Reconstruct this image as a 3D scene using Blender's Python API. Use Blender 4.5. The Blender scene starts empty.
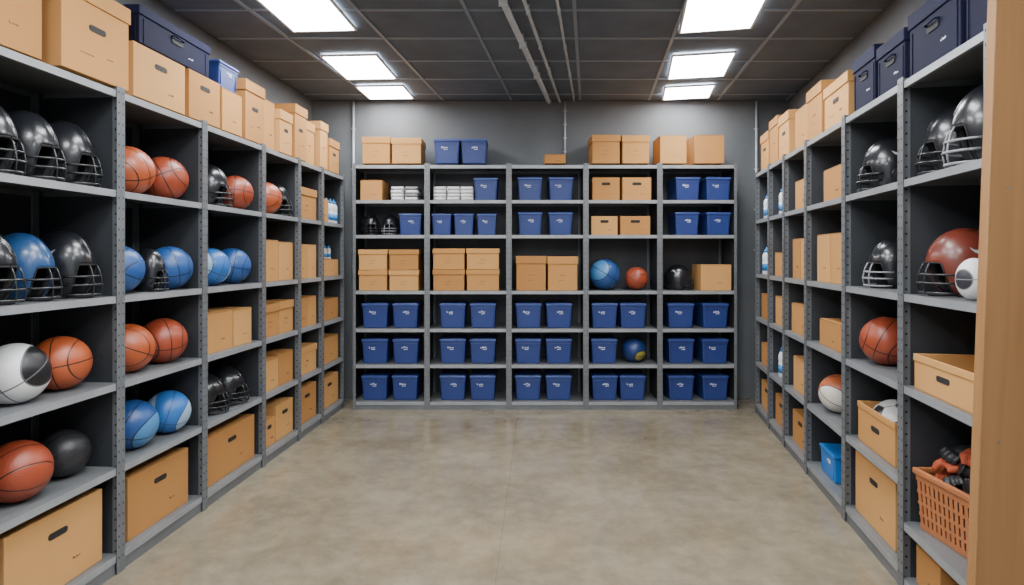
import bpy, bmesh, math, random
from mathutils import Vector, Matrix, Euler
random.seed(7)
C = bpy.context.scene.collection
D = math.radians

# ------------------------------------------------------------------ materials
def mat(name, col, rough=0.5, metal=0.0, var=0.0, vscale=8.0, bump=0.0, bscale=60.0, stretch=(1,1,1), col2=None, coat=0.0, spec=0.5):
    m = bpy.data.materials.new(name); m.use_nodes = True
    nt = m.node_tree; N = nt.nodes; L = nt.links
    b = N["Principled BSDF"]
    b.inputs["Base Color"].default_value = (*col, 1)
    b.inputs["Roughness"].default_value = rough
    b.inputs["Metallic"].default_value = metal
    b.inputs["Coat Weight"].default_value = coat
    b.inputs["Coat Roughness"].default_value = 0.1
    b.inputs["Specular IOR Level"].default_value = spec
    tc = N.new("ShaderNodeTexCoord"); mp = N.new("ShaderNodeMapping")
    mp.inputs["Scale"].default_value = stretch
    L.new(tc.outputs["Object"], mp.inputs["Vector"])
    if var > 0 or col2:
        nz = N.new("ShaderNodeTexNoise"); nz.inputs["Scale"].default_value = vscale; nz.inputs["Detail"].default_value = 6
        L.new(mp.outputs[0], nz.inputs["Vector"])
        cr = N.new("ShaderNodeValToRGB")
        c2 = col2 or tuple(max(0, c*(1-var)) for c in col)
        c1 = col if col2 else tuple(min(1, c*(1+var)) for c in col)
        cr.color_ramp.elements[0].color = (*c2, 1); cr.color_ramp.elements[1].color = (*c1, 1)
        cr.color_ramp.elements[0].position = 0.35; cr.color_ramp.elements[1].position = 0.65
        L.new(nz.outputs["Fac"], cr.inputs[0]); L.new(cr.outputs[0], b.inputs["Base Color"])
    if bump > 0:
        nz2 = N.new("ShaderNodeTexNoise"); nz2.inputs["Scale"].default_value = bscale
        L.new(mp.outputs[0], nz2.inputs["Vector"])
        bp = N.new("ShaderNodeBump"); bp.inputs["Strength"].default_value = bump; bp.inputs["Distance"].default_value = 0.005
        L.new(nz2.outputs["Fac"], bp.inputs["Height"]); L.new(bp.outputs[0], b.inputs["Normal"])
    return m

def ball_mat(name, c1, c2=None, seam=(0.008,0.008,0.008), off=0.48):
    m = bpy.data.materials.new(name); m.use_nodes = True
    nt = m.node_tree; N = nt.nodes; L = nt.links; b = N["Principled BSDF"]
    b.inputs["Roughness"].default_value = 0.36
    tc = N.new("ShaderNodeTexCoord"); sp = N.new("ShaderNodeSeparateXYZ"); L.new(tc.outputs["Object"], sp.inputs[0])
    def M(op, a, bb=None):
        n = N.new("ShaderNodeMath"); n.operation = op
        for i, v in enumerate((a, bb)):
            if v is None: continue
            if isinstance(v, (int, float)): n.inputs[i].default_value = v
            else: L.new(v, n.inputs[i])
        return n.outputs[0]
    ax = M('ABSOLUTE', sp.outputs[0]); az = M('ABSOLUTE', sp.outputs[2])
    z2 = M('MULTIPLY', az, az); cv = M('SUBTRACT', ax, M('ADD', M('MULTIPLY', z2, 0.35), off))
    d = M('MINIMUM', M('MINIMUM', ax, az), M('ABSOLUTE', cv))
    mr = N.new("ShaderNodeMapRange"); mr.inputs[1].default_value = 0.014; mr.inputs[2].default_value = 0.03
    L.new(d, mr.inputs[0])
    base = N.new("ShaderNodeMix"); base.data_type = 'RGBA'
    base.inputs["A"].default_value = (*c1, 1); base.inputs["B"].default_value = (*(c2 or c1), 1)
    L.new(M('GREATER_THAN', cv, 0.0), base.inputs["Factor"])
    mx = N.new("ShaderNodeMix"); mx.data_type = 'RGBA'; mx.inputs["A"].default_value = (*seam, 1)
    L.new(base.outputs["Result"], mx.inputs["B"]); L.new(mr.outputs[0], mx.inputs["Factor"])
    L.new(mx.outputs["Result"], b.inputs["Base Color"])
    vo = N.new("ShaderNodeTexVoronoi"); vo.inputs["Scale"].default_value = 28; L.new(tc.outputs["Object"], vo.inputs["Vector"])
    bp = N.new("ShaderNodeBump"); bp.inputs["Strength"].default_value = 0.25; bp.inputs["Distance"].default_value = 0.01
    hh = M('ADD', M('MULTIPLY', vo.outputs["Distance"], 0.25), M('MULTIPLY', mr.outputs[0], 1.0))
    L.new(hh, bp.inputs["Height"]); L.new(bp.outputs[0], b.inputs["Normal"])
    return m

M_POST  = mat("painted_grey_steel", (0.140,0.150,0.160), 0.42, 0.2, 0.12, 5)
M_LIP   = mat("grey_steel_edge", (0.27,0.285,0.30), 0.4, 0.2, 0.12, 6)
M_SHELF = mat("shelf_steel", (0.15,0.158,0.165), 0.40, 0.2, 0.12, 4)
M_PANEL = mat("dark_sheet_steel", (0.030,0.033,0.038), 0.5, 0.1, 0.2, 3)
M_HOLE  = mat("punched_hole_black", (0.01,0.01,0.01), 0.8)
M_CARD  = mat("tan_cardboard", (0.48,0.240,0.080), 0.85, 0, 0.035, 2.5, 0.08, 60, spec=.15)
M_CARD2 = mat("light_cardboard", (0.53,0.280,0.100), 0.85, 0, 0.035, 2.5, 0.08, 60, spec=.15)
M_CARD3 = mat("brown_cardboard", (0.41,0.197,0.064), 0.85, 0, 0.035, 2.5, 0.08, 60, spec=.15)
M_TAPE  = mat("packing_tape", (0.36,0.19,0.07), 0.35)
M_INK   = mat("brown_print", (0.12,0.05,0.02), 0.8)
M_NAVY  = mat("navy_board", (0.008,0.009,0.028), 0.8, 0, 0.1, 5, spec=.15)
M_NAVYL = mat("navy_board_lid", (0.010,0.012,0.038), 0.8, 0, 0.1, 5, spec=.15)
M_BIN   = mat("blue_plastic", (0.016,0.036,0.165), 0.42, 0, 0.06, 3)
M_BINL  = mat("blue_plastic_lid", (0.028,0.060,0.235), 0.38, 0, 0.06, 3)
M_WHITE = mat("white_print", (0.8,0.84,0.9), 0.6)
M_HBLK  = mat("gloss_black_shell", (0.008,0.009,0.012), 0.28, 0, 0, coat=0.3)
M_HBLU  = mat("gloss_blue_shell", (0.014,0.062,0.175), 0.32, 0, 0.1, 6, coat=0.2)
M_HRED  = mat("maroon_shell", (0.145,0.028,0.016), 0.34, 0, 0.2, 9, coat=0.15)
M_HWHT  = mat("white_shell", (0.66,0.66,0.66), 0.3)
M_PAD   = mat("helmet_padding", (0.012,0.012,0.014), 0.85, 0, 0.2, 20, 0.4, 40)
M_MBLK  = mat("dark_mask_bar", (0.016,0.017,0.019), 0.3, 0.0)
M_MGRY  = mat("grey_mask_bar", (0.24,0.25,0.27), 0.35, 0.1)
M_DECAL = mat("pale_decal", (0.36,0.38,0.42), 0.4)
M_TOWEL = mat("white_terry", (0.72,0.72,0.73), 0.95, 0, 0.06, 30, 0.5, 120)
M_GREYT = mat("grey_terry", (0.25,0.26,0.28), 0.95, 0, 0.06, 30, 0.5, 120)
M_BASK  = mat("orange_plastic_basket", (0.38,0.135,0.05), 0.45, 0, 0.06, 6)
M_GLOVE = mat("black_leather", (0.012,0.012,0.014), 0.5, 0, 0.2, 20, 0.4, 60)
M_RED   = mat("red_orange_fabric", (0.36,0.06,0.02), 0.8, 0, 0.2, 20, 0.4, 60)
M_CYAN  = mat("bright_blue_plastic", (0.012,0.15,0.48), 0.35, 0, 0.1, 6)
M_BOTW  = mat("white_bottle_plastic", (0.72,0.74,0.76), 0.35)
M_BOTB  = mat("blue_bottle_cap", (0.03,0.2,0.5), 0.35)
M_CONDUIT = mat("galvanised_conduit", (0.42,0.45,0.48), 0.4, 0.2, 0.1, 8)
M_FRAME = mat("light_frame", (0.7,0.7,0.7), 0.5)
B_ORANGE = ball_mat("orange_basketball_rubber", (0.38,0.080,0.026))
B_RED    = ball_mat("dark_red_basketball_rubber", (0.29,0.052,0.022))
B_BLUE   = ball_mat("blue_ball_rubber", (0.018,0.078,0.26))
B_BLUE2  = ball_mat("two_tone_blue_ball_rubber", (0.018,0.070,0.24), (0.06,0.20,0.42))
B_BLUEW  = ball_mat("blue_white_ball_rubber", (0.025,0.13,0.40), (0.28,0.42,0.58), (0.02,0.05,0.14))
B_BLUEY  = ball_mat("blue_yellow_ball_rubber", (0.012,0.035,0.14), (0.30,0.26,0.05), off=0.80)
B_ORW    = ball_mat("orange_white_ball_rubber", (0.42,0.11,0.04), (0.62,0.58,0.52))
B_BLACK  = ball_mat("black_ball_rubber", (0.02,0.02,0.023), None, (0.004,0.004,0.004))
B_WB     = ball_mat("white_black_panel_ball", (0.68,0.68,0.68), (0.010,0.010,0.012), (0.10,0.10,0.11), off=0.62)
B_WW     = ball_mat("mostly_white_ball", (0.70,0.70,0.70), (0.03,0.03,0.04), (0.2,0.2,0.22), off=0.80)

def emat(name, col, s):
    m = bpy.data.materials.new(name); m.use_nodes = True; N = m.node_tree.nodes
    b = N["Principled BSDF"]; b.inputs["Base Color"].default_value = (0.8,0.8,0.8,1)
    b.inputs["Emission Color"].default_value = (*col,1); b.inputs["Emission Strength"].default_value = s
    return m
M_EMIT = emat("diffuser_glow", (0.97,0.985,1.0), 38.0)

def floor_mat():
    m = bpy.data.materials.new("polished_concrete"); m.use_nodes = True
    nt = m.node_tree; N = nt.nodes; L = nt.links; b = N["Principled BSDF"]
    tc = N.new("ShaderNodeTexCoord")
    n1 = N.new("ShaderNodeTexNoise"); n1.inputs["Scale"].default_value = 1.5; n1.inputs["Detail"].default_value = 12; n1.inputs["Roughness"].default_value = 0.66
    n2 = N.new("ShaderNodeTexNoise"); n2.inputs["Scale"].default_value = 9; n2.inputs["Detail"].default_value = 12; n2.inputs["Roughness"].default_value = 0.7
    n3 = N.new("ShaderNodeTexVoronoi"); n3.inputs["Scale"].default_value = 9
    for n in (n1,n2,n3): L.new(tc.outputs["Object"], n.inputs["Vector"])
    cr = N.new("ShaderNodeValToRGB"); e = cr.color_ramp.elements
    e[0].position = 0.25; e[0].color = (0.135,0.110,0.073,1); e[1].position = 0.75; e[1].color = (0.280,0.240,0.172,1)
    L.new(n1.outputs["Fac"], cr.inputs[0])
    cr2 = N.new("ShaderNodeValToRGB"); e = cr2.color_ramp.elements
    e[0].position = 0.28; e[0].color = (0.78,0.78,0.78,1); e[1].position = 0.72; e[1].color = (1.14,1.14,1.14,1)
    L.new(n2.outputs["Fac"], cr2.inputs[0])
    mx = N.new("ShaderNodeMix"); mx.data_type='RGBA'; mx.blend_type='MULTIPLY'; mx.inputs["Factor"].default_value = 1
    L.new(cr.outputs[0], mx.inputs["A"]); L.new(cr2.outputs[0], mx.inputs["B"])
    lt = N.new("ShaderNodeMath"); lt.operation='LESS_THAN'; lt.inputs[1].default_value = 0.045; L.new(n3.outputs["Distance"], lt.inputs[0])
    ml = N.new("ShaderNodeMath"); ml.operation='MULTIPLY'; ml.inputs[1].default_value = 0.18; L.new(lt.outputs[0], ml.inputs[0])
    mx2 = N.new("ShaderNodeMix"); mx2.data_type='RGBA'; mx2.inputs["B"].default_value = (0.45,0.42,0.36,1)
    L.new(ml.outputs[0], mx2.inputs["Factor"]); L.new(mx.outputs["Result"], mx2.inputs["A"])
    sp = N.new("ShaderNodeSeparateXYZ"); L.new(tc.outputs["Object"], sp.inputs[0])
    def M(op,a,bb):
        n=N.new("ShaderNodeMath"); n.operation=op
        for i,v in enumerate((a,bb)):
            if isinstance(v,(int,float)): n.inputs[i].default_value=v
            else: L.new(v,n.inputs[i])
        return n.outputs[0]
    lx = M('ABSOLUTE', M('SUBTRACT', M('SUBTRACT', sp.outputs[0], M('MULTIPLY', sp.outputs[1], 0.045)), -0.20), 0)
    jj = M('MULTIPLY', M('LESS_THAN', lx, 0.003), 0.28)
    mx3 = N.new("ShaderNodeMix"); mx3.data_type='RGBA'; mx3.inputs["B"].default_value = (0.07,0.06,0.05,1)
    L.new(jj, mx3.inputs["Factor"]); L.new(mx2.outputs["Result"], mx3.inputs["A"])
    L.new(mx3.outputs["Result"], b.inputs["Base Color"])
    mr = N.new("ShaderNodeMapRange"); mr.inputs[1].default_value=.3; mr.inputs[2].default_value=.7; mr.inputs[3].default_value = 0.08; mr.inputs[4].default_value = 0.22
    L.new(n2.outputs["Fac"], mr.inputs[0]); L.new(mr.outputs[0], b.inputs["Roughness"])
    b.inputs["Specular IOR Level"].default_value = 0.75
    bp = N.new("ShaderNodeBump"); bp.inputs["Strength"].default_value = 0.03; bp.inputs["Distance"].default_value = 0.01
    L.new(n2.outputs["Fac"], bp.inputs["Height"]); L.new(bp.outputs[0], b.inputs["Normal"])
    return m
M_FLOOR = floor_mat()
M_WALL = mat("dark_grey_paint", (0.110,0.118,0.126), 0.75, 0, 0.10, 2.5, 0.15, 30)
M_TILE = mat("dark_ceiling_tile", (0.098,0.124,0.162), 0.9, 0, 0.12, 3, 0.3, 50)
M_TBAR = mat("ceiling_tbar", (0.22,0.26,0.31), 0.5, 0.1)

def wood_mat():
    m = bpy.data.materials.new("plywood"); m.use_nodes=True
    nt=m.node_tree; N=nt.nodes; L=nt.links; b=N["Principled BSDF"]; b.inputs["Roughness"].default_value=0.55
    tc=N.new("ShaderNodeTexCoord"); mp=N.new("ShaderNodeMapping"); mp.inputs["Scale"].default_value=(10,10,0.5)
    L.new(tc.outputs["Object"],mp.inputs["Vector"])
    n=N.new("ShaderNodeTexNoise"); n.inputs["Scale"].default_value=2.2; n.inputs["Detail"].default_value=6; n.inputs["Distortion"].default_value=0.4
    L.new(mp.outputs[0],n.inputs["Vector"])
    cr=N.new("ShaderNodeValToRGB"); e=cr.color_ramp.elements
    e[0].position=.3; e[0].color=(0.25,0.122,0.042,1); e[1].position=.7; e[1].color=(0.31,0.16,0.06,1)
    L.new(n.outputs["Fac"],cr.inputs[0]); L.new(cr.outputs[0],b.inputs["Base Color"])
    return m
M_WOOD = wood_mat()

# ------------------------------------------------------------------ mesh helpers
def bx(bm, c, s, mi=0, bev=0.0, seg=2):
    r = bmesh.ops.create_cube(bm, size=1, matrix=Matrix.Translation(c) @ Matrix.Diagonal((*s,1)))
    vs = r["verts"]; fs = {f for v in vs for f in v.link_faces}
    for f in fs: f.material_index = mi
    if bev > 0:
        es = {e for v in vs for e in v.link_edges}
        bmesh.ops.bevel(bm, geom=list(es), offset=bev, segments=seg, profile=0.5, affect='EDGES')

def tube(bm, pts, r, seg=8, mi=0, closed=False):
    pts = [Vector(p) for p in pts]; n = len(pts); rings = []
    rr = r if isinstance(r,(list,tuple)) else [r]*n
    prev = None
    for i,p in enumerate(pts):
        if closed: t = (pts[(i+1)%n]-pts[i-1]).normalized()
        else: t = (pts[min(i+1,n-1)]-pts[max(i-1,0)]).normalized()
        if prev is None:
            u = t.orthogonal().normalized()
        else:
            u = (prev - t*prev.dot(t)).normalized()
        prev = u; w = t.cross(u)
        rings.append([bm.verts.new(p + (u*math.cos(2*math.pi*k/seg)+w*math.sin(2*math.pi*k/seg))*rr[i]) for k in range(seg)])
    rng = range(n) if closed else range(n-1)
    for i in rng:
        a, b = rings[i], rings[(i+1)%n]
        for k in range(seg):
            f = bm.faces.new((a[k],a[(k+1)%seg],b[(k+1)%seg],b[k])); f.material_index = mi; f.smooth = True
    if not closed:
        f=bm.faces.new(rings[0][::-1]); f.material_index=mi; f=bm.faces.new(rings[-1]); f.material_index=mi

def lathe(bm, prof, seg=24, mi=0, c=(0,0)):
    rings=[]
    for r,z in prof:
        rings.append([bm.verts.new((c[0]+r*math.cos(2*math.pi*k/seg), c[1]+r*math.sin(2*math.pi*k/seg), z)) for k in range(seg)])
    for a,b in zip(rings,rings[1:]):
        for k in range(seg):
            f=bm.faces.new((a[k],a[(k+1)%seg],b[(k+1)%seg],b[k])); f.material_index=mi; f.smooth=True
    bm.faces.new(rings[0][::-1]).material_index=mi; bm.faces.new(rings[-1]).material_index=mi

def fin(name, bm, mats, smooth=None):
    bmesh.ops.recalc_face_normals(bm, faces=bm.faces)
    me = bpy.data.meshes.new(name)
    if smooth is not None:
        for f in bm.faces: f.smooth = smooth
    bm.to_mesh(me); bm.free()
    for m in mats: me.materials.append(m)
    return me

def frustum(bm, w0,d0,w1,d1,z0,z1,mi=0,bottom=True,top=True):
    lo=[bm.verts.new((sx*w0/2,sy*d0/2,z0)) for sx,sy in ((-1,-1),(1,-1),(1,1),(-1,1))]
    hi=[bm.verts.new((sx*w1/2,sy*d1/2,z1)) for sx,sy in ((-1,-1),(1,-1),(1,1),(-1,1))]
    fs=[]
    for i in range(4): fs.append(bm.faces.new((lo[i],lo[(i+1)%4],hi[(i+1)%4],hi[i])))
    if bottom: fs.append(bm.faces.new(lo[::-1]))
    if top: fs.append(bm.faces.new(hi))
    for f in fs: f.material_index=mi
    return fs

def bake(me, mods):
    o = bpy.data.objects.new("tmp", me); C.objects.link(o)
    for typ, kw in mods:
        md = o.modifiers.new(typ, typ)
        for k,v in kw.items(): setattr(md,k,v)
    dg = bpy.context.evaluated_depsgraph_get(); dg.update()
    out = bpy.data.meshes.new_from_object(o.evaluated_get(dg)); out.name = me.name
    bpy.data.objects.remove(o); return out

def scribble(bm, cx, y, cz, w, h, seed):
    rd = random.Random(seed); n = rd.choice((3,4,5)); cw = w/n
    t=h*0.2
    for i in range(n):
        x = cx - w/2 + cw*(i+0.5); k = rd.random()
        hh=h*rd.choice((0.6,1.0,0.7))
        bx(bm,(x-cw*0.3,y,cz-(h-hh)/2),(t,0.0012,hh))
        bx(bm,(x,y,cz-(h-hh)/2+(hh/2-t/2)*rd.choice((-1,0,1))),(cw*0.6,0.0012,t))
        if k>0.5: bx(bm,(x+cw*0.28,y,cz-(h-hh)/2),(t,0.0012,hh*0.9))

def place(name, parts, loc, rz=0, label="", category="", group=None, rot=None, scale=1.0):
    R = rot if rot else Euler((0,0,rz))
    sc = scale if isinstance(scale,tuple) else (scale,)*3
    if len(parts)==1:
        o = bpy.data.objects.new(name, parts[0][1])
    else:
        o = bpy.data.objects.new(name, None); o.empty_display_size = 0.1
    C.objects.link(o); o.location = loc; o.rotation_euler = R; o.scale = sc
    o["label"]=label; o["category"]=category
    if group: o["group"]=group
    if len(parts)>1:
        for p in parts:
            c = bpy.data.objects.new(p[0], p[1]); C.objects.link(c); c.parent = o
            if len(p)>2 and p[2] is not None: c.location = p[2]
            if len(p)>3: c["label"]=p[3]
    return o

# ------------------------------------------------------------------ rows
EYE = 1.5
class Row:
    def __init__(s, kind, c, m):
        s.kind=kind; s.c=c; s.m=m
        if kind=='left':  n=Vector((-1, m)).normalized()
        elif kind=='right': n=Vector((1,-m)).normalized()
        else: n=Vector((0,1))
        s.n=n; s.k = math.sqrt(1+m*m) if kind!='back' else 1.0
        s.a = math.atan2(-n.x, n.y)
    def p(s, t, d):
        b = Vector((t, s.c)) if s.kind=='back' else Vector((s.c+s.m*t, t))
        return b + s.n*d
LEFT = Row('left', -2.04, 0.065)
RIGHT = Row('right', 1.2346, 0.19)
BACK = Row('back', 5.84, 0)
SIDEZ = [0.09,0.50,0.90,1.31,1.81,2.28]
RZ    = [0.09,0.49,0.92,1.33,1.84,2.28]
BACKZ = [0.08,0.44,0.79,1.16,1.705,2.045,2.386]
DEPTH = 0.43

_post={}
def post_mesh(H):
    if H in _post: return _post[H]
    bm=bmesh.new(); f=0.026
    bx(bm,(f/2,0.0015,H/2),(f,0.003,H))
    bx(bm,(0.0015,0.0215,H/2),(0.003,0.037,H))
    z=0.05
    while z<H-0.03:
        bx(bm,(0.0032,0.024,z),(0.0012,0.009,0.009),1)
        bx(bm,(f*0.5,-0.0004,z+0.025),(0.004,0.001,0.010),1)
        z+=0.05
    _post[H]=fin("post",bm,[M_POST,M_HOLE]); return _post[H]
_postm={}
def post_mesh_m(H):
    if H in _postm: return _postm[H]
    me=post_mesh(H).copy(); me.transform(Matrix.Diagonal((-1,1,1,1))); me.flip_normals(); _postm[H]=me; return me
def unit(row, t0, t1, levels, H, label):
    w = abs(t1-t0)*row.k-0.001
    tm=(t0+t1)/2; P=row.p(tm,0)
    parts=[]
    parts.append(("post",post_mesh(H),(-w/2,0,0)))
    parts.append(("post",post_mesh_m(H),(w/2,0,0)))
    bm=bmesh.new(); bx(bm,(0,0,H/2),(0.026,0.003,H)); bx(bm,(0,-0.015,H/2),(0.003,0.03,H)); rear=fin("rear_post",bm,[M_POST])
    parts.append(("rear_post",rear,(-w/2+0.016,DEPTH-0.003,0)))
    parts.append(("rear_post",rear,(w/2-0.016,DEPTH-0.003,0)))
    bm=bmesh.new(); bx(bm,(0,0,H/2),(0.0018,DEPTH-0.046,H-0.01))
    for z in levels[1:-1]:
        for y in (-.14,.02,.16):
            bx(bm,(0.0012,y,z+.12),(0.0008,.008,.008),1); bx(bm,(-0.0012,y,z+.12),(0.0008,.008,.008),1)
    sp=fin("side_panel",bm,[M_PANEL,M_HOLE])
    parts.append(("side_panel",sp,(-w/2+0.0015,0.04+(DEPTH-0.046)/2,0)))
    parts.append(("side_panel",sp,(w/2-0.0015,0.04+(DEPTH-0.046)/2,0)))
    bm=bmesh.new(); bx(bm,(0,0,H/2),(w-0.005,0.002,H-0.01)); bp=fin("back_panel",bm,[M_PANEL])
    parts.append(("back_panel",bp,(0,DEPTH,0)))
    bm=bmesh.new()
    bx(bm,(0,DEPTH/2,-0.002),(w-0.008,DEPTH-0.012,0.004),0)
    bx(bm,(0,0.006,-0.016),(w-0.054,0.003,0.032),1)
    bx(bm,(0,DEPTH-0.008,-0.014),(w-0.05,0.003,0.028),0)
    bx(bm,(0,0.014,-0.0305),(w-0.056,0.016,0.003),1)
    bx(bm,(-w/2+0.006,DEPTH/2,-0.014),(0.003,DEPTH-0.09,0.026),0)
    bx(bm,(w/2-0.006,DEPTH/2,-0.014),(0.003,DEPTH-0.09,0.026),0)
    sh=fin("shelf",bm,[M_SHELF,M_LIP])
    for z in levels: parts.append(("shelf",sh,(0,0,z)))
    bm=bmesh.new(); hk=levels[0]-0.034; bx(bm,(0,0.012,hk/2),(w-0.05,0.003,hk)); kp=fin("kick_plate",bm,[M_POST])
    parts.append(("kick_plate",kp,(0,0,0)))
    return place("metal_shelving_unit",parts,(P.x,P.y,0),row.a,label,"shelf","grey metal shelving units")

LB=[2.12,2.847,3.54,4.27,4.876,5.37,5.93]
labs_l=["grey steel shelving bay holding helmets, balls and a carton","grey steel shelving bay full of basketballs and blue balls",
 "grey steel shelving bay with balls, helmets and cartons","grey steel shelving bay with ball and helmet above cartons",
 "narrow grey steel shelving bay filled with tan cartons","grey steel shelving bay with cartons beside the back wall"]
for i in range(6): unit(LEFT,LB[i],LB[i+1],SIDEZ,2.30,labs_l[i])
RB=[2.046,2.703,3.413,4.138,4.718,5.216,5.74]
labs_r=["grey steel shelving bay with helmets, open carton and orange basket","grey steel shelving bay with helmets, basketball and cartons",
 "grey steel shelving bay with cartons, ball and blue container","grey steel shelving bay with tan cartons on every level",
 "narrow grey steel shelving bay with bottles and cartons","grey steel shelving bay with small packages by back wall"]
for i in range(6):
    lv = [0.06,0.31,0.92,1.33,1.84,2.28] if i==0 else RZ
    unit(RIGHT,RB[i],RB[i+1],lv,2.30,labs_r[i])
BB=[-1.548,-0.827,-0.03,0.72,1.44,2.19]
for i in range(5): unit(BACK,BB[i],BB[i+1],BACKZ,2.405,"grey steel shelving bay against back wall stacked with blue bins")

# ------------------------------------------------------------------ boxes
_bc={}
def box_parts(w,dp,h,style,navy,seed):
    key=(round(w,2),round(dp,2),round(h,2),style,navy,seed%3)
    if key in _bc: return _bc[key]
    A = M_NAVY if navy else (M_CARD,M_CARD2,M_CARD3)[seed%3]; parts=[]
    if style in('file','slot','carton','lid'):
        hb = h if style not in('file','lid') else h-0.004
        bm=bmesh.new(); bx(bm,(0,0,hb/2-(0.003 if style=='carton' else 0)/2),(w,dp,hb-(0.003 if style=='carton' else 0)),0,0.003)
        if navy:
            for sy in(-1,1):
                for i in(-1,1): bx(bm,(i*w*.44,sy*(dp/2+.001),h*.36),(.010,.005,h*.66),0,.001)
            for sx in(-1,1):
                for i in(-1,1): bx(bm,(sx*(w/2+.001),i*dp*.42,h*.36),(.005,.010,h*.66),0,.001)
        parts.append(("box_body",fin("box_body",bm,[A])))
    if style in('file','lid'):
        lh=min(0.075,h*0.24); bm=bmesh.new()
        bx(bm,(0,0,h-lh/2),(w+0.014,dp+0.014,lh),0,0.003)
        parts.append(("lid",fin("lid",bm,[M_NAVYL if navy else A])))
    if style=='lid':
        bm=bmesh.new(); scribble(bm,w*0.0,-dp/2-0.0006,h*0.45,min(0.06,w*0.28),0.012,seed)
        bx(bm,(-w*0.05,-dp/2-0.0006,h*0.3),(w*0.2,0.0012,0.003))
        parts.append(("printed_mark",fin("printed_mark",bm,[M_INK])))
    if style=='carton':
        for sg in(-1,1):
            bm=bmesh.new(); bx(bm,(0,sg*(dp/4),h-0.0015),(w-0.002,dp/2-0.003,0.003))
            parts.append(("flap",fin("flap",bm,[A])))
        bm=bmesh.new(); bx(bm,(0,0,h+0.0004),(w+0.002,0.045,0.0008))
        bx(bm,(-w/2-0.0005,0,h-0.03),(0.0008,0.045,0.06)); bx(bm,(w/2+0.0005,0,h-0.03),(0.0008,0.045,0.06))
        parts.append(("tape",fin("tape",bm,[M_TAPE])))
        bm=bmesh.new(); bx(bm,(0,-dp/2-0.0005,h-0.0045),(w*0.96,0.0008,0.002))
        scribble(bm,w*0.12,-dp/2-0.0006,h*0.3,min(0.05,w*0.25),0.010,seed)
        parts.append(("printed_mark",fin("printed_mark",bm,[M_INK])))
    if style in('file','slot','open') :
        zt = h*0.55 if style=='file' else h*0.72
        hw=min(0.05,w*0.16); hh=min(0.014,h*0.08)
        bm=bmesh.new(); bx(bm,(0,-dp/2-(0.0026 if navy else 0.0006),zt if style!='open' else h*.55),(hw*2,0.003,hh*2),0)
        es=[e for e in bm.edges if abs((e.verts[0].co-e.verts[1].co).y)>0.001]
        bmesh.ops.bevel(bm,geom=es,offset=hh*0.9,segments=4,profile=0.5,affect='EDGES')
        parts.append(("handle_hole",fin("handle_hole",bm,[M_HOLE])))
        if style!='open':
            bm=bmesh.new(); scribble(bm,w*0.2,-dp/2-(.001 if navy else 0.0006),h*0.28,min(0.045,w*0.2),0.010,seed+5)
            if style=='file' and not navy: bx(bm,(-w*0.15,-dp/2-0.0006,h*0.24),(w*0.2,0.0012,0.003))
            parts.append(("printed_mark",fin("printed_mark",bm,[M_WHITE if navy else M_INK])))
        if navy:
            bm=bmesh.new(); yy=-dp/2
            tube(bm,[(-.05,yy,zt+.02),(-.045,yy-.014,zt+.022),(.045,yy-.014,zt+.022),(.05,yy,zt+.02)],.005)
            parts.append(("handle",fin("handle",bm,[M_NAVYL])))
    if style=='open':
        t=0.005; bm=bmesh.new()
        bx(bm,(0,0,t/2),(w,dp,t),0)
        bx(bm,(0,-dp/2+t/2,h/2),(w,t,h),0); bx(bm,(0,dp/2-t/2,h/2),(w,t,h),0)
        bx(bm,(-w/2+t/2,0,h/2),(t,dp-2*t,h),0); bx(bm,(w/2-t/2,0,h/2),(t,dp-2*t,h),0)
        parts.insert(0,("box_body",fin("box_body",bm,[A])))
        bm=bmesh.new()
        bx(bm,(0,-dp/2,h-0.012),(w+0.008,0.008,0.03),0,0.002); bx(bm,(0,dp/2,h-0.012),(w+0.008,0.008,0.03),0,0.002)
        bx(bm,(-w/2,0,h-0.012),(0.008,dp-0.01,0.03),0,0.002); bx(bm,(w/2,0,h-0.012),(0.008,dp-0.01,0.03),0,0.002)
        parts.append(("rim",fin("rim",bm,[A])))
    _bc[key]=parts; return parts

cnt=[0]
SD={'file':"lidded %s box with hand hole",'slot':"%s box with oval hand hole",'carton':"closed %s carton with taped flaps",'open':"open-topped %s tray box",'lid':"lidded %s box"}
def box(row,t0,t1,z,h,style='carton',d=0.045,dp=0.31,navy=False,where="on a metal shelf",group=None,tw=0):
    cnt[0]+=1; seed=cnt[0]
    w=abs(t1-t0)*row.k-0.008; P=row.p((t0+t1)/2,d+dp/2)
    col="navy blue" if navy else ("tan cardboard" if style!='carton' else "tan")
    lab=(SD[style]%col)+" "+where
    return place("storage_box" if style!='carton' else "cardboard_carton",box_parts(w,dp,h,style,navy,seed),(P.x,P.y,z+0.0005),row.a+D(tw),lab,"box",
       group or ("navy storage boxes" if navy else "cardboard boxes in the storeroom"))

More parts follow.
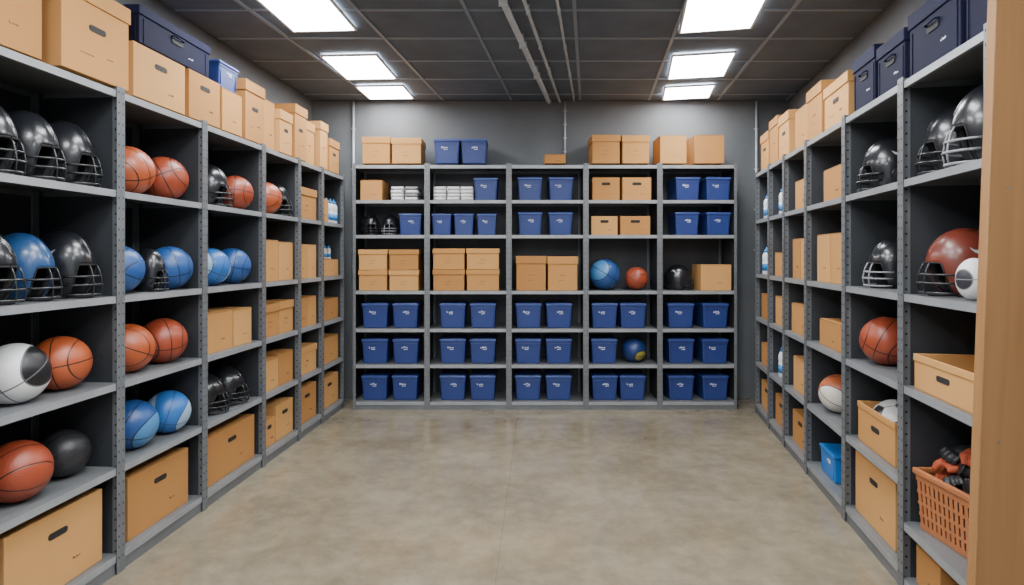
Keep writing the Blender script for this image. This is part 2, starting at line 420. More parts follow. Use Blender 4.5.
# ------------------------------------------------------------------ blue bins
def bin_parts(seed,mb=None,ml=None):
    mb=mb or M_BIN; ml=ml or M_BINL
    w,dp,h=0.25,0.34,0.235; parts=[]
    bm=bmesh.new()
    frustum(bm,w*0.87,dp*0.9,w*0.955,dp*0.955,0,h-0.02)
    bmesh.ops.bevel(bm,geom=list(bm.edges),offset=0.009,segments=3,profile=0.5,affect='EDGES')
    bx(bm,(0,0,h-0.045),(w*0.965,dp*0.97,0.008),0,0.002)
    for x in(-0.38,0.38):
        bx(bm,(w*x,-dp*0.463,h*0.42),(0.006,0.010,h*0.6),0,0.002)
    parts.append(("bin_body",fin("bin_body",bm,[mb])))
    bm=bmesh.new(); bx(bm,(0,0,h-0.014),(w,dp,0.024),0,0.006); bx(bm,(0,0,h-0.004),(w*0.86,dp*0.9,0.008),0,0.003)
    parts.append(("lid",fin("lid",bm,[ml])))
    bm=bmesh.new(); cx=random.uniform(-0.03,0.03); scribble(bm,cx,0,0,0.062,0.017,seed)
    bx(bm,(cx+0.01,0,-0.020),(0.036,0.0012,0.004))
    me=fin("printed_mark",bm,[M_WHITE])
    me.transform(Matrix.Translation((0,-dp*0.4715,h*0.66))@Matrix.Rotation(D(2.5),4,'X'))
    parts.append(("printed_mark",me)); return parts
BINS=[bin_parts(s) for s in (3,11,23,31)]
def bin_(x,z,s=1.0,where="on a grey metal shelf",ws=1.0):
    cnt[0]+=1; P=BACK.p(x,0.05+0.17*s)
    place("storage_bin",BINS[cnt[0]%4],(P.x,P.y,z+0.0005),D(random.uniform(-1.5,1.5)),"blue plastic storage bin with lid "+where,"storage bin","blue storage bins on the back shelves",scale=(s*ws,s,s))

# ------------------------------------------------------------------ helmets
def helmet_parts(shell,mask,decal=True):
    rx,ry,rz,zc=0.104,0.134,0.138,0.113
    def ss(a,b,x):
        t=max(0,min(1,(x-a)/(b-a))); return t*t*(3-2*t)
    def lim(a):
        a=abs(a)
        v=D(86)+(D(146)-D(86))*ss(D(36),D(56),a)
        return v-D(10)*ss(D(80),D(175),a)
    def pt(a,p,f=1.0):
        k=1+0.06*ss(D(100),D(180),abs(a))*math.sin(p)
        sp=math.sin(p)
        if p>math.pi/2: sp=sp**0.62
        return (f*rx*sp*math.sin(a), -f*ry*k*sp*math.cos(a), zc+f*rz*(math.cos(p) if p<math.pi/2 else math.cos(p)*0.98))
    def shellmesh(f,nm,m,th):
        bm=bmesh.new(); NA,NP=64,18
        top=bm.verts.new(pt(0,0,f)); rows=[]
        for j in range(1,NP+1):
            rows.append([bm.verts.new(pt(-math.pi+2*math.pi*i/NA,lim(-math.pi+2*math.pi*i/NA)*j/NP,f)) for i in range(NA)])
        for i in range(NA):
            bm.faces.new((top,rows[0][i],rows[0][(i+1)%NA]))
            for j in range(NP-1):
                bm.faces.new((rows[j][i],rows[j+1][i],rows[j+1][(i+1)%NA],rows[j][(i+1)%NA]))
        me=fin(nm,bm,[m],True)
        return bake(me,[('SOLIDIFY',dict(thickness=th,offset=-1))])
    parts=[("shell",shellmesh(1.0,"shell",shell,0.005)),("padding",shellmesh(0.955,"padding",M_PAD,0.022))]
    bm=bmesh.new(); NA=96
    tube(bm,[pt(-math.pi+2*math.pi*i/NA,lim(-math.pi+2*math.pi*i/NA),1.0) for i in range(NA)],0.0034,6,closed=True)
    parts.append(("edge_trim",fin("edge_trim",bm,[M_PAD])))
    bm=bmesh.new(); g=[]; wd=.013
    for i in range(33):
        p=D(-70+156*i/32); a=0 if p<0 else math.pi; q=abs(p)
        X,Y,Z=pt(a,q,1.0); n=Vector((0,Y,Z-zc)).normalized()
        g.append([bm.verts.new(Vector((sx,Y,Z))+n*o) for sx,o in((-wd,-.001),(-wd*.7,.0025),(wd*.7,.0025),(wd,-.001))])
    for u,v in zip(g,g[1:]):
        for k in range(3): bm.faces.new((u[k],u[k+1],v[k+1],v[k]))
    parts.append(("crown_ridge",fin("crown_ridge",bm,[shell],True)))
    bm=bmesh.new()
    def arc(z,a0,f0,f1,n=17):
        P=[]
        for i in range(n):
            a=-a0+2*a0*i/(n-1); c=max(0,math.cos(a/a0*math.pi/2)); f=f0+(f1-f0)*c**0.6
            P.append((f*rx*math.sin(a)*1.02,-f*ry*math.cos(a),zc+z))
        return P
    tube(bm,arc(-0.034,D(64),1.01,1.16),0.0040)
    tube(bm,arc(-0.066,D(62),0.98,1.21),0.0040)
    tube(bm,arc(-0.102,D(60),0.91,1.16),0.0044)
    for sx in(-1,1):
        pp=[]
        for (z,f) in ((0.012,1.0),(-0.010,1.10),(-0.034,1.15),(-0.066,1.20),(-0.102,1.15)):
            pp.append((sx*f*rx*math.sin(D(15)),-f*ry*math.cos(D(15)),zc+z))
        tube(bm,pp,0.0038)
    parts.append(("face_mask",fin("face_mask",bm,[mask])))
    for sx in(-1,1):
        bm=bmesh.new()
        R_=Matrix.Translation((sx*rx*0.975,0.000,zc-0.040))@Matrix.Rotation(sx*math.pi/2,4,'Y')
        bmesh.ops.create_cone(bm,cap_ends=True,segments=24,radius1=0.020,radius2=0.018,depth=0.008,matrix=R_)
        for f in bm.faces: f.material_index=0
        pts=[R_@Vector((.020*math.cos(2*math.pi*i/24),.020*math.sin(2*math.pi*i/24),.003)) for i in range(24)]
        tube(bm,pts,.0026,6,1,closed=True)
        parts.append(("ear_hole",fin("ear_hole",bm,[M_HOLE,shell])))
    if decal:
        for sx in (-1,1):
            bm=bmesh.new(); g=[]
            for i in range(13):
                a=sx*D(80+46*i/12); c=D(62+8*math.sin(i*.5)); hw=D(6)*math.sin(math.pi*(i+0.6)/13.6)
                g.append((bm.verts.new(pt(a,c-hw,1.008)),bm.verts.new(pt(a,c+hw*0.35,1.008))))
            for p,q in zip(g,g[1:]): bm.faces.new((p[0],p[1],q[1],q[0]))
            parts.append(("decal",fin("decal",bm,[M_DECAL])))
    bm=bmesh.new(); P=[]
    for i in range(13):
        a=D(-56+112*i/12); c=math.cos(a/D(56)*math.pi/2)
        P.append((rx*0.90*math.sin(a)*1.05,-ry*(0.78+0.12*c)*math.cos(a)*1.0,zc-0.106-0.004*c))
    tube(bm,P,0.006,6)
    me=fin("chin_strap",bm,[M_PAD]); parts.append(("chin_strap",me))
    zmin=min(v.co.z for p in parts for v in p[1].vertices)
    for nme,me in [(p[0],p[1]) for p in parts]: me.transform(Matrix.Translation((0,0,-zmin)))
    return parts
H_BLK=helmet_parts(M_HBLK,M_MBLK); H_BLKG=helmet_parts(M_HBLK,M_MGRY); H_BLU=helmet_parts(M_HBLU,M_MBLK)
H_RED=helmet_parts(M_HRED,M_MBLK); H_BLKW=helmet_parts(M_HBLK,M_MGRY,False)
def helmet(row,t,z,parts,lab,d=0.18,turn=0,s=1.0):
    P=row.p(t,d); 
    place("football_helmet",parts,(P.x,P.y,z+0.0005),row.a+D(turn),lab,"helmet","football helmets on the shelves",scale=s)

# ------------------------------------------------------------------ balls
def ballmesh(m):
    bm=bmesh.new(); bmesh.ops.create_uvsphere(bm,u_segments=48,v_segments=28,radius=1.0); return fin("ball",bm,[m],True)
BM={m.name:ballmesh(m) for m in (B_ORANGE,B_RED,B_BLUE,B_BLUE2,B_BLUEW,B_BLUEY,B_ORW,B_BLACK,B_WB,B_WW)}
def soccer():
    bm=bmesh.new(); bmesh.ops.create_icosphere(bm,subdivisions=6,radius=1.0)
    ph=(1+5**.5)/2
    V=[Vector(v).normalized() for v in [(0,a,b*ph) for a in(-1,1) for b in(-1,1)]+[(a,b*ph,0) for a in(-1,1) for b in(-1,1)]+[(b*ph,0,a) for a in(-1,1) for b in(-1,1)]]
    md=min((V[0]-v).length for v in V[1:]); F=[]
    for i in range(12):
        for j in range(i):
            for k in range(j):
                if all(abs((V[p]-V[q]).length-md)<0.01 for p,q in((i,j),(j,k),(i,k))): F.append((V[i]+V[j]+V[k]).normalized())
    for f in bm.faces:
        c=f.calc_center_median().normalized()
        L=sorted([(c.dot(v)/2.32744,1) for v in V]+[(c.dot(q)/2.26728,0) for q in F],reverse=True)
        f.material_index=1 if L[0][1]==1 else (2 if L[0][0]-L[1][0]<0.007 else 0)
    return fin("soccer_ball",bm,[M_HWHT,M_HBLK,M_MGRY],True)
BM['soccer']=soccer()
def ball(row,t,z,r,key,lab,d=0.16,name="basketball",rot=None,zs=1.0):
    P=row.p(t,d); k=key if isinstance(key,str) else key.name
    place(name,[("ball",BM[k])],(P.x,P.y,z+r*zs+0.0005),0,lab,"ball","sports balls on the shelves",rot=Euler(rot or (random.uniform(-.5,.5),random.uniform(-.5,.5),random.uniform(0,6.28))),scale=(r,r,r*zs))

# ================= LEFT ROW CONTENT
z5,z4,z3,z2,z1,zt=SIDEZ[0],SIDEZ[1],SIDEZ[2],SIDEZ[3],SIDEZ[4],2.28
SL=(.89,.98,1.18)
for t,tu in ((2.31,14),(2.512,10),(2.714,14)): helmet(LEFT,t,z1,H_BLK,"glossy black football helmet with dark face mask on shelf",turn=tu,d=0.18,s=SL)
helmet(LEFT,2.31,z2,H_BLK,"glossy black football helmet beside a blue one",turn=14,d=0.18,s=SL)
helmet(LEFT,2.512,z2,H_BLU,"blue football helmet with dark mask between black ones",turn=10,d=0.195,s=(.88,.96,1.12))
helmet(LEFT,2.714,z2,H_BLK,"glossy black football helmet with large dark face mask",turn=6,d=0.175,s=(.9,1.0,1.2))
ball(LEFT,2.43,z3,0.122,B_WB,"white soccer ball with curved black patches beside a basketball",d=0.14,name="soccer_ball",rot=(.5,-.35,.15))
ball(LEFT,2.68,z3,0.12,B_ORANGE,"orange-brown basketball beside a soccer ball")
ball(LEFT,2.44,z4,0.122,B_RED,"dark orange basketball beside a black ball",d=0.14)
ball(LEFT,2.71,z4,0.105,B_BLACK,"plain black rubber ball beside a basketball",d=0.17,name="rubber_ball")
box(LEFT,2.28,2.79,z5,0.33,'slot',where="on the bottom shelf")
ball(LEFT,3.09,z1,0.128,B_ORANGE,"orange-brown basketball on upper metal shelf",d=0.15)
ball(LEFT,3.385,z1,0.125,B_RED,"dark red-brown basketball beside another basketball",d=0.15)
ball(LEFT,3.02,z2,0.122,B_BLUE,"blue ball with dark seams beside small helmet",d=0.15,name="rubber_ball")
helmet(LEFT,3.212,z2,H_BLK,"small black helmet squeezed between two blue balls",d=0.12,s=(.6,.64,.9),turn=5)
ball(LEFT,3.402,z2,0.122,B_BLUE,"blue ball with dark seams on metal shelf",d=0.13,name="rubber_ball")
ball(LEFT,3.08,z3,0.125,B_ORANGE,"orange basketball with black seams on shelf",d=0.14)
ball(LEFT,3.36,z3,0.125,B_RED,"dark orange basketball beside another on shelf",d=0.14)
ball(LEFT,3.11,z4,0.125,B_BLUE2,"dark blue ball with lighter blue panels on low shelf",d=0.14,name="rubber_ball",rot=(.3,.4,.2))
ball(LEFT,3.39,z4,0.118,B_BLUEW,"bright blue and pale ball on low shelf",d=0.13,name="rubber_ball",rot=(.4,.3,.5))
box(LEFT,2.95,3.45,z5,0.31,'slot',where="on the bottom shelf")
helmet(LEFT,3.84,z1,H_BLK,"black football helmet beside a red-brown ball",turn=10,d=0.175,s=(.95,1,1.1))
ball(LEFT,4.11,z1,0.12,B_RED,"red-brown basketball beside a black helmet",d=0.13)
ball(LEFT,3.83,z2,0.12,B_BLUEW,"blue and pale panelled ball on metal shelf",d=0.14,name="rubber_ball")
ball(LEFT,4.09,z2,0.122,B_BLUE,"blue ball with dark seams beside panelled ball",d=0.14,name="rubber_ball")
box(LEFT,3.62,3.93,z3,0.25); box(LEFT,3.94,4.18,z3,0.245)
helmet(LEFT,3.81,z4,H_BLK,"black football helmet with mask on low shelf",turn=10,d=0.18)
helmet(LEFT,4.06,z4,H_BLK,"black football helmet with dark mask on low shelf",turn=8,d=0.18)
box(LEFT,3.62,4.22,z5,0.3,'slot',where="on the bottom shelf")
ball(LEFT,4.54,z1,0.125,B_ORANGE,"orange-brown basketball beside a black helmet",d=0.13)
helmet(LEFT,4.76,z1,H_BLK,"black football helmet beside an orange-brown basketball",turn=0,d=0.17,s=(.9,.95,1.05))
def pair(row,a,b,z,h1,h2=None,g=0.5,st='carton'):
    m=a+(b-a)*g; box(row,a,m-0.004,z,h1,st); box(row,m+0.004,b,z,h2 or h1,st)
pair(LEFT,4.34,4.85,z2,0.31,0.30); pair(LEFT,4.34,4.85,z3,0.24,0.25,st='lid'); pair(LEFT,4.34,4.85,z4,0.23,0.25); pair(LEFT,4.34,4.85,z5,0.2,0.27,0.4,'slot')
box(LEFT,4.93,5.33,z1,0.27,'lid'); pair(LEFT,4.93,5.33,z2,0.29,0.29); pair(LEFT,4.93,5.33,z3,0.25); box(LEFT,4.93,5.33,z4,0.23,'lid'); box(LEFT,4.93,5.33,z5,0.3,'slot')
box(LEFT,5.42,5.62,z1,0.22); box(LEFT,5.42,5.88,z2,0.16); box(LEFT,5.42,5.88,z3,0.2); box(LEFT,5.42,5.88,z4,0.24); box(LEFT,5.42,5.88,z5,0.28,'slot')
# top of left row
WT="on top of the shelving"
zt+=0.022
box(LEFT,2.02,2.46,zt,0.36,'file',where=WT); box(LEFT,2.52,2.93,zt,0.40,'file',where=WT,d=.02)
box(LEFT,2.99,3.42,zt,0.275,'slot',where=WT); box(LEFT,3.45,3.78,zt,0.28,'slot',where=WT); box(LEFT,3.80,4.05,zt,0.27,'carton',where=WT)
box(LEFT,3.03,3.66,zt+0.282,0.19,'file',navy=True,where="stacked on cardboard boxes",dp=0.29)
bb=LEFT.p(3.90,.045+.15); place("storage_bin",bin_parts(17),(bb.x,bb.y,zt+.2725),LEFT.a,"small blue plastic bin stacked on a cardboard carton","storage bin",scale=(.95,.86,.72))
box(LEFT,4.09,4.36,zt,0.41,'file',where=WT); box(LEFT,4.40,4.58,zt,0.36,'carton',where=WT,d=.07)
box(LEFT,4.61,4.83,zt,0.33,'file',where=WT); box(LEFT,4.88,5.12,zt,0.44,'file',where=WT); box(LEFT,5.15,5.37,zt,0.37,'lid',where=WT,d=.08)
box(LEFT,5.42,5.60,zt,0.42,'lid',where=WT); box(LEFT,5.64,5.90,zt,0.31,'file',where=WT)

# ================= BACK ROW CONTENT
Z6,Z5,Z4,Z3,Z2,Z1,ZT=BACKZ
ZT+=0.022
for a,b,h in ((-1.47,-1.195,.26),(-1.18,-.89,.25),(.785,1.06,.28),(1.08,1.35,.275),(1.45,1.715,.275),(1.785,2.085,.28)):
    box(BACK,a,b,ZT,h,'lid' if a<1.4 else 'carton',where=WT)
bin_(-.64,ZT,1.04,"on top of the shelving"); bin_(-.375,ZT,1.04,"on top of the shelving")
box(BACK,.32,.53,ZT,.09,where=WT)
box(BACK,-1.49,-1.27,Z1,.2); 
for x in(.175,.48,1.725,2.03): bin_(x,Z1,0.98); bin_(x,Z2,0.96)
bin_(-.255,Z1,0.96); bin_(-1.0,Z2,.9)
for x in(-.69,-.475,-.25): bin_(x,Z2,.9,ws=0.88)
box(BACK,.785,1.06,Z1,.225,'slot'); box(BACK,1.08,1.37,Z1,.225,'slot')
box(BACK,.775,1.04,Z2,.185,'slot'); box(BACK,1.06,1.36,Z2,.185,'slot')
helmet(BACK,-1.42,Z2,H_BLK,"black football helmet beside a pale-masked helmet",turn=25,s=.84)
helmet(BACK,-1.215,Z2,H_BLKW,"black helmet with pale grey face mask",turn=-8,s=.82)
for k in(0,1):
    box(BACK,-1.505,-1.225,Z3+k*.203,.2,'lid',where="stacked in twos on a shelf"); box(BACK,-1.205,-.915,Z3+k*.203,.2,'lid',where="stacked in twos on a shelf")
    box(BACK,-.775,-.465,Z3+k*.208,.205,'lid',where="stacked in twos on a shelf"); box(BACK,-.445,-.125,Z3+k*.208,.205,'lid',where="stacked in twos on a shelf")
box(BACK,.04,.335,Z3,.34,'lid'); box(BACK,.35,.645,Z3,.335,'lid')
ball(BACK,.93,Z3,.155,B_BLUE2,"large two-tone blue ball with dark seams beside a basketball",d=.18,name="rubber_ball",rot=(.3,.5,.6))
ball(BACK,1.245,Z3,.115,B_RED,"small dark red basketball beside a blue ball",d=.16)
helmet(BACK,1.67,Z3,H_BLK,"black football helmet beside a tan carton",turn=75,s=.98,d=0.2)
box(BACK,1.85,2.155,Z3,.255)
for z in(Z4,Z5,Z6):
    for x in(-1.35,-1.05,-.585,-.285,.16,.46,.91,1.19,1.665,2.0):
        if z==Z5 and x==1.19: continue
        bin_(x,z,1.04)
ball(BACK,1.22,Z5,.12,B_BLUEY,"dark blue ball with a yellow patch beside a bin",d=.16,name="rubber_ball",rot=(0,.45,-1.0))
# folded towels
def towel(m):
    bm=bmesh.new(); w,dp,h=.125,.27,.034
    bx(bm,(0,0,h*.26),(w,dp,h*.46),0,.006,3); bx(bm,(0,.002,h*.76),(w*.98,dp-.004,h*.46),0,.006,3)
    P=[(x*w/2*.9,-dp/2+.004,h*.5) for x in(-1,-.5,0,.5,1)]; tube(bm,P,h*.44,10)
    return fin("folded_towel",bm,[m],True)
TW,TG=towel(M_TOWEL),towel(M_GREYT)
for x in(-1.13,-.985,-.71,-.575,-.44):
    for k in range(4):
        g = (x>-1.1 and x<-.9 and k%2==1)
        P=BACK.p(x+random.uniform(-.003,.003),.05+.14)
        place("folded_towel",[("towel",TG if g else TW)],(P.x,P.y,Z1+.0005+k*.0345),random.uniform(-.02,.02),("grey" if g else "white")+" folded towel in a stack on shelf","towel","folded towels on the back shelves")

# ================= RIGHT ROW CONTENT
y5,y4,y3,y2,y1,yt=RZ[0],RZ[1],RZ[2],RZ[3],RZ[4],2.30
helmet(RIGHT,2.58,y1,H_BLK,"glossy black football helmet with dark mask on shelf",turn=-14,d=.185,s=(.94,1.0,1.16))
helmet(RIGHT,2.345,y1,H_BLKW,"large black football helmet with grey mask",turn=-14,d=.185,s=(1.02,1.04,1.3))
helmet(RIGHT,2.565,y2,H_RED,"dark maroon football helmet with pale marking and mask",turn=-4,d=.19,s=(1.08,1.06,1.12))
ball(RIGHT,2.30,y2,.060,B_WW,"small oval mostly white ball beside maroon helmet",d=.09,name="soccer_ball",zs=1.35,rot=(0,0,.2))
box(RIGHT,2.16,2.64,y3,.15,'open',d=.03,where="on a metal shelf")
box(RIGHT,2.45,2.66,.06,.17,'carton',where="on the bottom shelf")
helmet(RIGHT,3.24,y1,H_BLK,"glossy black football helmet standing alone on shelf",turn=-10,d=.185,s=(1,1.04,1.15))
helmet(RIGHT,3.20,y2,H_BLKG,"black helmet with grey face mask",turn=4,d=.19,s=(1,1,1.05))
ball(RIGHT,3.22,y3,.128,B_RED,"dark orange basketball standing alone on shelf",d=.15)
box(RIGHT,2.86,3.32,y4,.21,'open',where="with sports balls inside")
P=RIGHT.p(3.175,.18); place("soccer_ball",[("ball",BM['soccer'])],(P.x,P.y,y4+.0065+.125),0,"white ball with black panels inside an open box","ball","sports balls on the shelves",scale=.125)
P=RIGHT.p(2.965,.2); place("rubber_ball",[("ball",BM[B_BLACK.name])],(P.x,P.y,y4+.0065+.082),0,"small black ball inside an open box","ball","sports balls on the shelves",scale=.082)
box(RIGHT,2.86,3.36,y5,.33,'slot',where="on the bottom shelf")
box(RIGHT,3.50,3.90,y1,.21); pair(RIGHT,3.52,4.03,y2,.31); box(RIGHT,3.55,3.98,y3,.17)
ball(RIGHT,3.90,y4,.122,B_ORW,"orange and white ball on low shelf",d=.14)
box(RIGHT,4.2,4.55,y1,.22); pair(RIGHT,4.2,4.62,y2,.3); box(RIGHT,4.2,4.65,y3,.22); box(RIGHT,4.22,4.6,y4,.25); box(RIGHT,4.22,4.62,y5,.24,'slot')
box(RIGHT,4.78,5.17,y2,.2); box(RIGHT,4.78,5.15,y3,.24); box(RIGHT,4.78,5.15,y5,.24,'slot'); box(RIGHT,5.3,5.68,y4,.2); box(RIGHT,5.3,5.68,y5,.25,'slot'); box(RIGHT,5.28,5.68,y3,.23)
for (a,b,h) in ((2.02,2.27,.29),(2.30,2.72,.28),(2.76,3.06,.25),(3.09,3.38,.29)):
    box(RIGHT,a,b,yt,h,'file',navy=True,where=WT)
box(RIGHT,3.46,3.88,yt,.27,'file',where=WT); box(RIGHT,3.93,4.25,yt,.35,'lid',where=WT); box(RIGHT,4.30,4.65,yt,.31,where=WT,d=.07)
box(RIGHT,4.72,5.03,yt,.35,'file',where=WT); box(RIGHT,5.06,5.35,yt,.39,'lid',where=WT); box(RIGHT,5.40,5.7,yt,.33,'file',where=WT)
# bottles
def bottle():
    bm=bmesh.new(); lathe(bm,[(.030,0),(.034,.004),(.034,.10),(.031,.108),(.034,.116),(.034,.15),(.026,.17),(.02,.176)]); a=fin("bottle_body",bm,[M_BOTW])
    bm=bmesh.new(); lathe(bm,[(.022,.1765),(.022,.196),(.012,.2),(.008,.205),(.008,.218),(.006,.22)],20); b=fin("cap",bm,[M_BOTB])
    bm=bmesh.new(); lathe(bm,[(.0346,.03),(.0346,.085)],24); c=fin("label_band",bm,[M_BOTB])
    return [("bottle_body",a),("cap",b),("label_band",c)]
BOT=bottle()
def bot(row,t,z,d,s=1.0):
    P=row.p(t,d); place("water_bottle",BOT,(P.x,P.y,z+.0005),random.random()*6,"white plastic sports bottle with blue cap","bottle","sports bottles on the shelves",scale=s)
for i,t in enumerate((4.82,4.92,5.02,5.12)):
    bot(RIGHT,t,y1,.08+.03*(i%2),1.1); bot(RIGHT,t,y4,.08+.03*(i%2),1.2)
for t in (5.32,5.42,5.52,5.62): bot(RIGHT,t,y2,.08,1.15); bot(RIGHT,t,y1,.09,1.1)
for t in (5.68,5.78,5.87): bot(LEFT,t,z1,.09,1.1)
for t in (5.48,5.6,5.72,5.82): bot(LEFT,t,z2+.161,.12,.6)
# bright blue container
P=RIGHT.p(3.84,.17); place("storage_bin",bin_parts(41,M_CYAN,M_CYAN),(P.x,P.y,y5+.0005),RIGHT.a,"small bright blue plastic container on the bottom shelf","storage bin",scale=(1.15,.75,.75))
# basket with gear
def basket():
    w0,d0,w1,d1,h=.39,.26,.41,.29,.25; parts=[]
    bm=bmesh.new()
    lo=[Vector(v) for v in((-w0/2,-d0/2,.006),(w0/2,-d0/2,.006),(w0/2,d0/2,.006),(-w0/2,d0/2,.006))]; hi=[Vector(v) for v in((-w1/2,-d1/2,h),(w1/2,-d1/2,h),(w1/2,d1/2,h),(-w1/2,d1/2,h))]
    for i in range(4):
        a0,a1,b0,b1=lo[i],lo[(i+1)%4],hi[i],hi[(i+1)%4]
        n=15 if i%2==0 else 11
        ux=(a1-a0).normalized(); nn=Vector((ux.y,-ux.x,0))
        def quad(p,q,r,s,t=.003):
            vs=[bm.verts.new(v) for v in(p,q,r,s)]+[bm.verts.new(v-nn*t) for v in(p,q,r,s)]
            bm.faces.new(vs[:4]); bm.faces.new(vs[7:3:-1])
            for k in range(4): bm.faces.new((vs[k],vs[(k+1)%4],vs[4+(k+1)%4],vs[4+k]))
        for k in range(n):
            u0=(k+.18)/n; u1=(k+.82)/n
            quad(a0.lerp(a1,u0),a0.lerp(a1,u1),b0.lerp(b1,u1),b0.lerp(b1,u0))
        for v0,v1 in((0,.09),(.22,.27),(.42,.47),(.62,.67),(.84,1)):
            o=nn*.001
            quad(a0.lerp(b0,v0)+o,a1.lerp(b1,v0)+o,a1.lerp(b1,v1)+o,a0.lerp(b0,v1)+o,.005)
    parts.append(("slatted_wall",fin("slatted_wall",bm,[M_BASK])))
    bm=bmesh.new(); bx(bm,(0,0,.004),(w0,d0,.008),0,.002); parts.append(("base",fin("base",bm,[M_BASK])))
    bm=bmesh.new()
    for sy in(-1,1): bx(bm,(0,sy*d1/2,h),(w1+.02,.02,.026),0,.006)
    for sx in(-1,1): bx(bm,(sx*w1/2,0,h),(.02,d1-.02,.026),0,.006)
    parts.append(("rim",fin("rim",bm,[M_BASK]))); return parts
P=RIGHT.p(2.465,.215); BX,BY,BZ=P.x,P.y,.311
BA=RIGHT.a+D(11)
place("laundry_basket",basket(),(BX,BY,BZ),BA,"orange plastic slatted basket heaped with sports gloves","basket")
def glove(m):
    bm=bmesh.new()
    bmesh.ops.create_uvsphere(bm,u_segments=20,v_segments=12,radius=1,matrix=Matrix.Diagonal((.05,.055,.030,1)))
    for i,(x,l) in enumerate(((-.036,.035),(-.012,.043),(.012,.041),(.034,.032))):
        tube(bm,[(x,.03,0),(x*1.15,.05+l*.4,.010),(x*1.2,.05+l*.75,.0),(x*1.15,.05+l,-.020)],[.014,.0155,.015,.012],10)
    tube(bm,[(-.035,-.02,0),(-.062,.01,-.004),(-.066,.038,-.012)],[.016,.016,.012],10)
    tube(bm,[(0,-.04,0),(0,-.06,0),(0,-.072,0)],[.034,.030,.036],14)
    me=bake(fin("glove",bm,[m]),[('REMESH',dict(mode='VOXEL',voxel_size=.005)),('SMOOTH',dict(iterations=3))])
    for p in me.polygons: p.use_smooth=True
    return me
GB,GR=glove(M_GLOVE),glove(M_RED)
ca,sa=math.cos(BA),math.sin(BA)
def inb(x,y,z): return (BX+ca*x-sa*y,BY+sa*x+ca*y,BZ+z)
k=0
for lz,n,rr in ((.045,3,.07),(.095,3,.075),(.145,4,.08),(.20,4,.085),(.26,6,.10),(.31,5,.08),(.36,4,.055)):
    for i in range(n):
        a=2*math.pi*i/n+lz*9
        me=GR if (lz>.25 and i in (1,4)) else GB; k+=1
        cl={id(GB):"black leather",id(GR):"red-orange"}[id(me)]
        place("sports_glove",[("glove",me)],inb(rr*1.2*math.cos(a)-(.03 if lz>.25 else 0),rr*.6*math.sin(a),lz),0,cl+" sports glove piled in orange basket","glove","gloves in the orange basket",rot=Euler((random.uniform(-.4,.4),random.uniform(-.4,.4),random.uniform(0,6.28))),scale=.8 if lz<.25 else .95)

# ================= ROOM
def struct(name,bm,mats,loc=(0,0,0),rz=0):
    o=bpy.data.objects.new(name,fin(name,bm,mats)); C.objects.link(o); o.location=loc; o.rotation_euler[2]=rz; o["kind"]="structure"; o["label"]=name.replace("_"," "); return o
CH=3.13
def wall_line(p0,p1,name,flip):
    p0=Vector(p0);p1=Vector(p1); v=p1-p0; L=v.length; bm=bmesh.new()
    bx(bm,(L/2,flip*.05,CH/2),(L,.1,CH)); struct(name,bm,[M_WALL],(p0.x,p0.y,0),math.atan2(v.y,v.x))
yl0,yb=-1.5,6.3
def off(row,d,Y):
    t=Y-row.n.y*d; return row.p(t,d)
lw0,lw1=off(LEFT,.47,yl0),off(LEFT,.47,yb); rw0,rw1=off(RIGHT,.47,yl0),off(RIGHT,.47,yb)
wall_line(lw0,lw1,"wall_left",1); wall_line(rw0,rw1,"wall_right",-1)
bm=bmesh.new(); bx(bm,((lw1.x+rw1.x)/2,yb+.06,CH/2),(rw1.x-lw1.x+.1,.1,CH)); struct("wall_back",bm,[M_WALL])
bm=bmesh.new(); vs=[bm.verts.new((p[0],p[1],zz)) for zz in(-.08,0) for p in((lw0.x-.1,yl0),(rw0.x+.1,yl0),(rw1.x+.1,yb+.1),(lw1.x-.1,yb+.1))]
def prism(bm,vs):
    bm.faces.new(vs[3::-1]); bm.faces.new(vs[4:])
    for i in range(4): bm.faces.new((vs[i],vs[(i+1)%4],vs[4+(i+1)%4],vs[4+i]))
prism(bm,vs); struct("floor",bm,[M_FLOOR])
bm=bmesh.new(); vs=[bm.verts.new((p[0],p[1],zz)) for zz in(CH+.01,CH+.1) for p in((lw0.x-.1,yl0),(rw0.x+.1,yl0),(rw1.x+.1,yb+.1),(lw1.x-.1,yb+.1))]
prism(bm,vs)
sl=.13
for i in range(-5,5):
    x0=-.31+.72*i; 
    a=Vector((x0+sl*(-1.4-3.94),-1.4)); b=Vector((x0+sl*(6.28-3.94),6.28))
    def inside(p): 
        return off(LEFT,.46,p.y).x<p.x<off(RIGHT,.46,p.y).x
    N_=60; pts=[a.lerp(b,j/N_) for j in range(N_+1)]; pts=[p for p in pts if inside(p)]
    if len(pts)<2: continue
    a,b=pts[0],pts[-1]; v=b-a; n=Vector((-v.y,v.x)).normalized()*.012
    q=[bm.verts.new((p.x,p.y,zz)) for zz in(CH,CH+.012) for p in(a-n,a+n,b+n,b-n)]
    fs=[bm.faces.new((q[0],q[3],q[2],q[1])),bm.faces.new(q[4:])]+[bm.faces.new((q[j],q[(j+1)%4],q[4+(j+1)%4],q[4+j])) for j in range(4)]
    for f in fs: f.material_index=1
y=6.07-.52*14
while y<6.25:
    xa,xb=off(LEFT,.46,y).x,off(RIGHT,.46,y).x
    bx(bm,((xa+xb)/2,y,CH+.007),(xb-xa,.022,.01),1); y+=.52
struct("ceiling",bm,[M_TILE,M_TBAR])

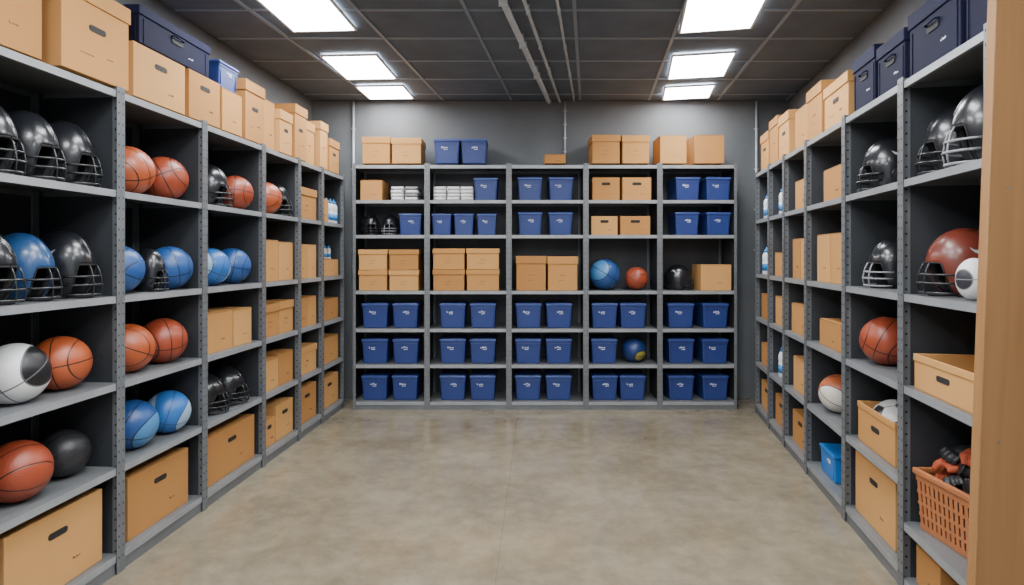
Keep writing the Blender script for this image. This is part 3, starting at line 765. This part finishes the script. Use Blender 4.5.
# lights
def panel(cx,cy,w,l,slope):
    a=-math.atan(slope)
    bm=bmesh.new(); t=.016
    for sx in(-1,1): bx(bm,(sx*(w/2+t/2),0,.010),(t,l+2*t,.018),0,.002)
    for sy in(-1,1): bx(bm,(0,sy*(l/2+t/2),.010),(w,t,.018),0,.002)
    fr=fin("frame",bm,[M_FRAME])
    bm=bmesh.new(); bx(bm,(0,0,.010),(w,l,.008)); df=fin("diffuser",bm,[M_EMIT])
    place("ceiling_light",[("frame",fr),("diffuser",df)],(cx,cy,CH-.020),a,"rectangular white fluorescent panel light on dark ceiling","ceiling light","panel lights on the ceiling")
panel(-1.25,5.94,.44,.44,.06); panel(-1.30,5.16,.44,.62,.06); panel(-1.37,3.88,.44,.84,.06)
panel(1.74,5.94,.44,.44,.2); panel(1.60,5.12,.47,.62,.2); panel(1.37,3.88,.47,.84,.2)
panel(-.85,2.3,.44,.8,.06); panel(.60,2.3,.47,.8,.2)
for y in(.7,-.8):
    panel(-1.2,y,.44,.8,.06); panel(.7,y,.47,.8,.2)
panel(-.2,1.3,.5,.8,.1)

# ceiling conduits
def conduit(pts,r,lab):
    bm=bmesh.new(); tube(bm,pts,r,12); a=fin("pipe",bm,[M_CONDUIT]); parts=[("pipe",a)]
    p0,p1=Vector(pts[0]),Vector(pts[1])
    for k in range(4):
        q=p0.lerp(p1,.15+.22*k); bm=bmesh.new()
        if abs(p1.z-p0.z)<.1:
            bx(bm,(q.x,q.y,(q.z+r*.6+CH)/2),(.02,.02,CH-q.z-r*.6)); bx(bm,(q.x,q.y,q.z),(r*2.5,.02,r*2.5),0,.003)
        else: bx(bm,(q.x,q.y+r*.4,q.z),(r*3.4,r*2,.015),0,.002)
        parts.append(("bracket",fin("bracket",bm,[M_CONDUIT])))
    place("conduit_pipe",parts,(0,0,0),0,lab,"pipe","metal conduits")
conduit([(-.28,2.4,3.05),(.33,5.8,3.05),(.36,6.0,3.055),(.38,6.1,3.07),(.39,6.2,3.10)],.022,"grey metal conduit hung beneath the ceiling")
conduit([(-.08,2.8,3.08),(.42,5.75,3.08),(.49,6.15,3.08)],.012,"thin grey conduit beneath the ceiling")
conduit([(.14,2.8,3.10),(.60,5.9,3.10),(.64,6.2,3.10)],.010,"thin grey conduit beneath the ceiling")
conduit([(.555,6.29,3.12),(.555,6.29,2.47)],.010,"thin vertical conduit on the back wall")
conduit([(-1.66,6.285,3.12),(-1.66,6.285,1.2)],.012,"thin vertical conduit on the back wall")
conduit([(2.56,6.285,3.12),(2.56,6.285,1.2)],.012,"thin vertical conduit on the back wall")

# plywood panel leaning beside the right-hand shelving
bm=bmesh.new(); bx(bm,(.225,0,1.4),(.45,.036,2.8),0,.003)
sheet=fin("sheet",bm,[M_WOOD])
bm=bmesh.new()
for z in(.12,.9,1.7,2.5):
    for x in(.06,.4): bmesh.ops.create_cone(bm,cap_ends=True,segments=14,radius1=.004,radius2=.003,depth=.003,matrix=Matrix.Translation((x,-.0185,z))@Matrix.Rotation(math.pi/2,4,'X'))
scr=fin("screw",bm,[M_POST])
place("plywood_panel",[("sheet",sheet),("screw",scr)],(1.435,1.9,.018),0,"tall light brown plywood panel beside the metal shelving","wooden panel",rot=Euler((0,D(2.1),0)))

# ------------------------------------------------------------------ world + camera
w=bpy.data.worlds.new("world"); bpy.context.scene.world=w; w.use_nodes=True
w.node_tree.nodes["Background"].inputs[0].default_value=(0.92,0.96,1.0,1); w.node_tree.nodes["Background"].inputs[1].default_value=1.3
cam=bpy.data.cameras.new("camera"); co=bpy.data.objects.new("camera",cam); C.objects.link(co)
co.location=(0,0,EYE); co.rotation_euler=(math.pi/2,0,0)
cam.sensor_width=36; cam.lens=600/1024*36; cam.shift_y=-36.5/1024; cam.clip_start=.05
bpy.context.scene.camera=co
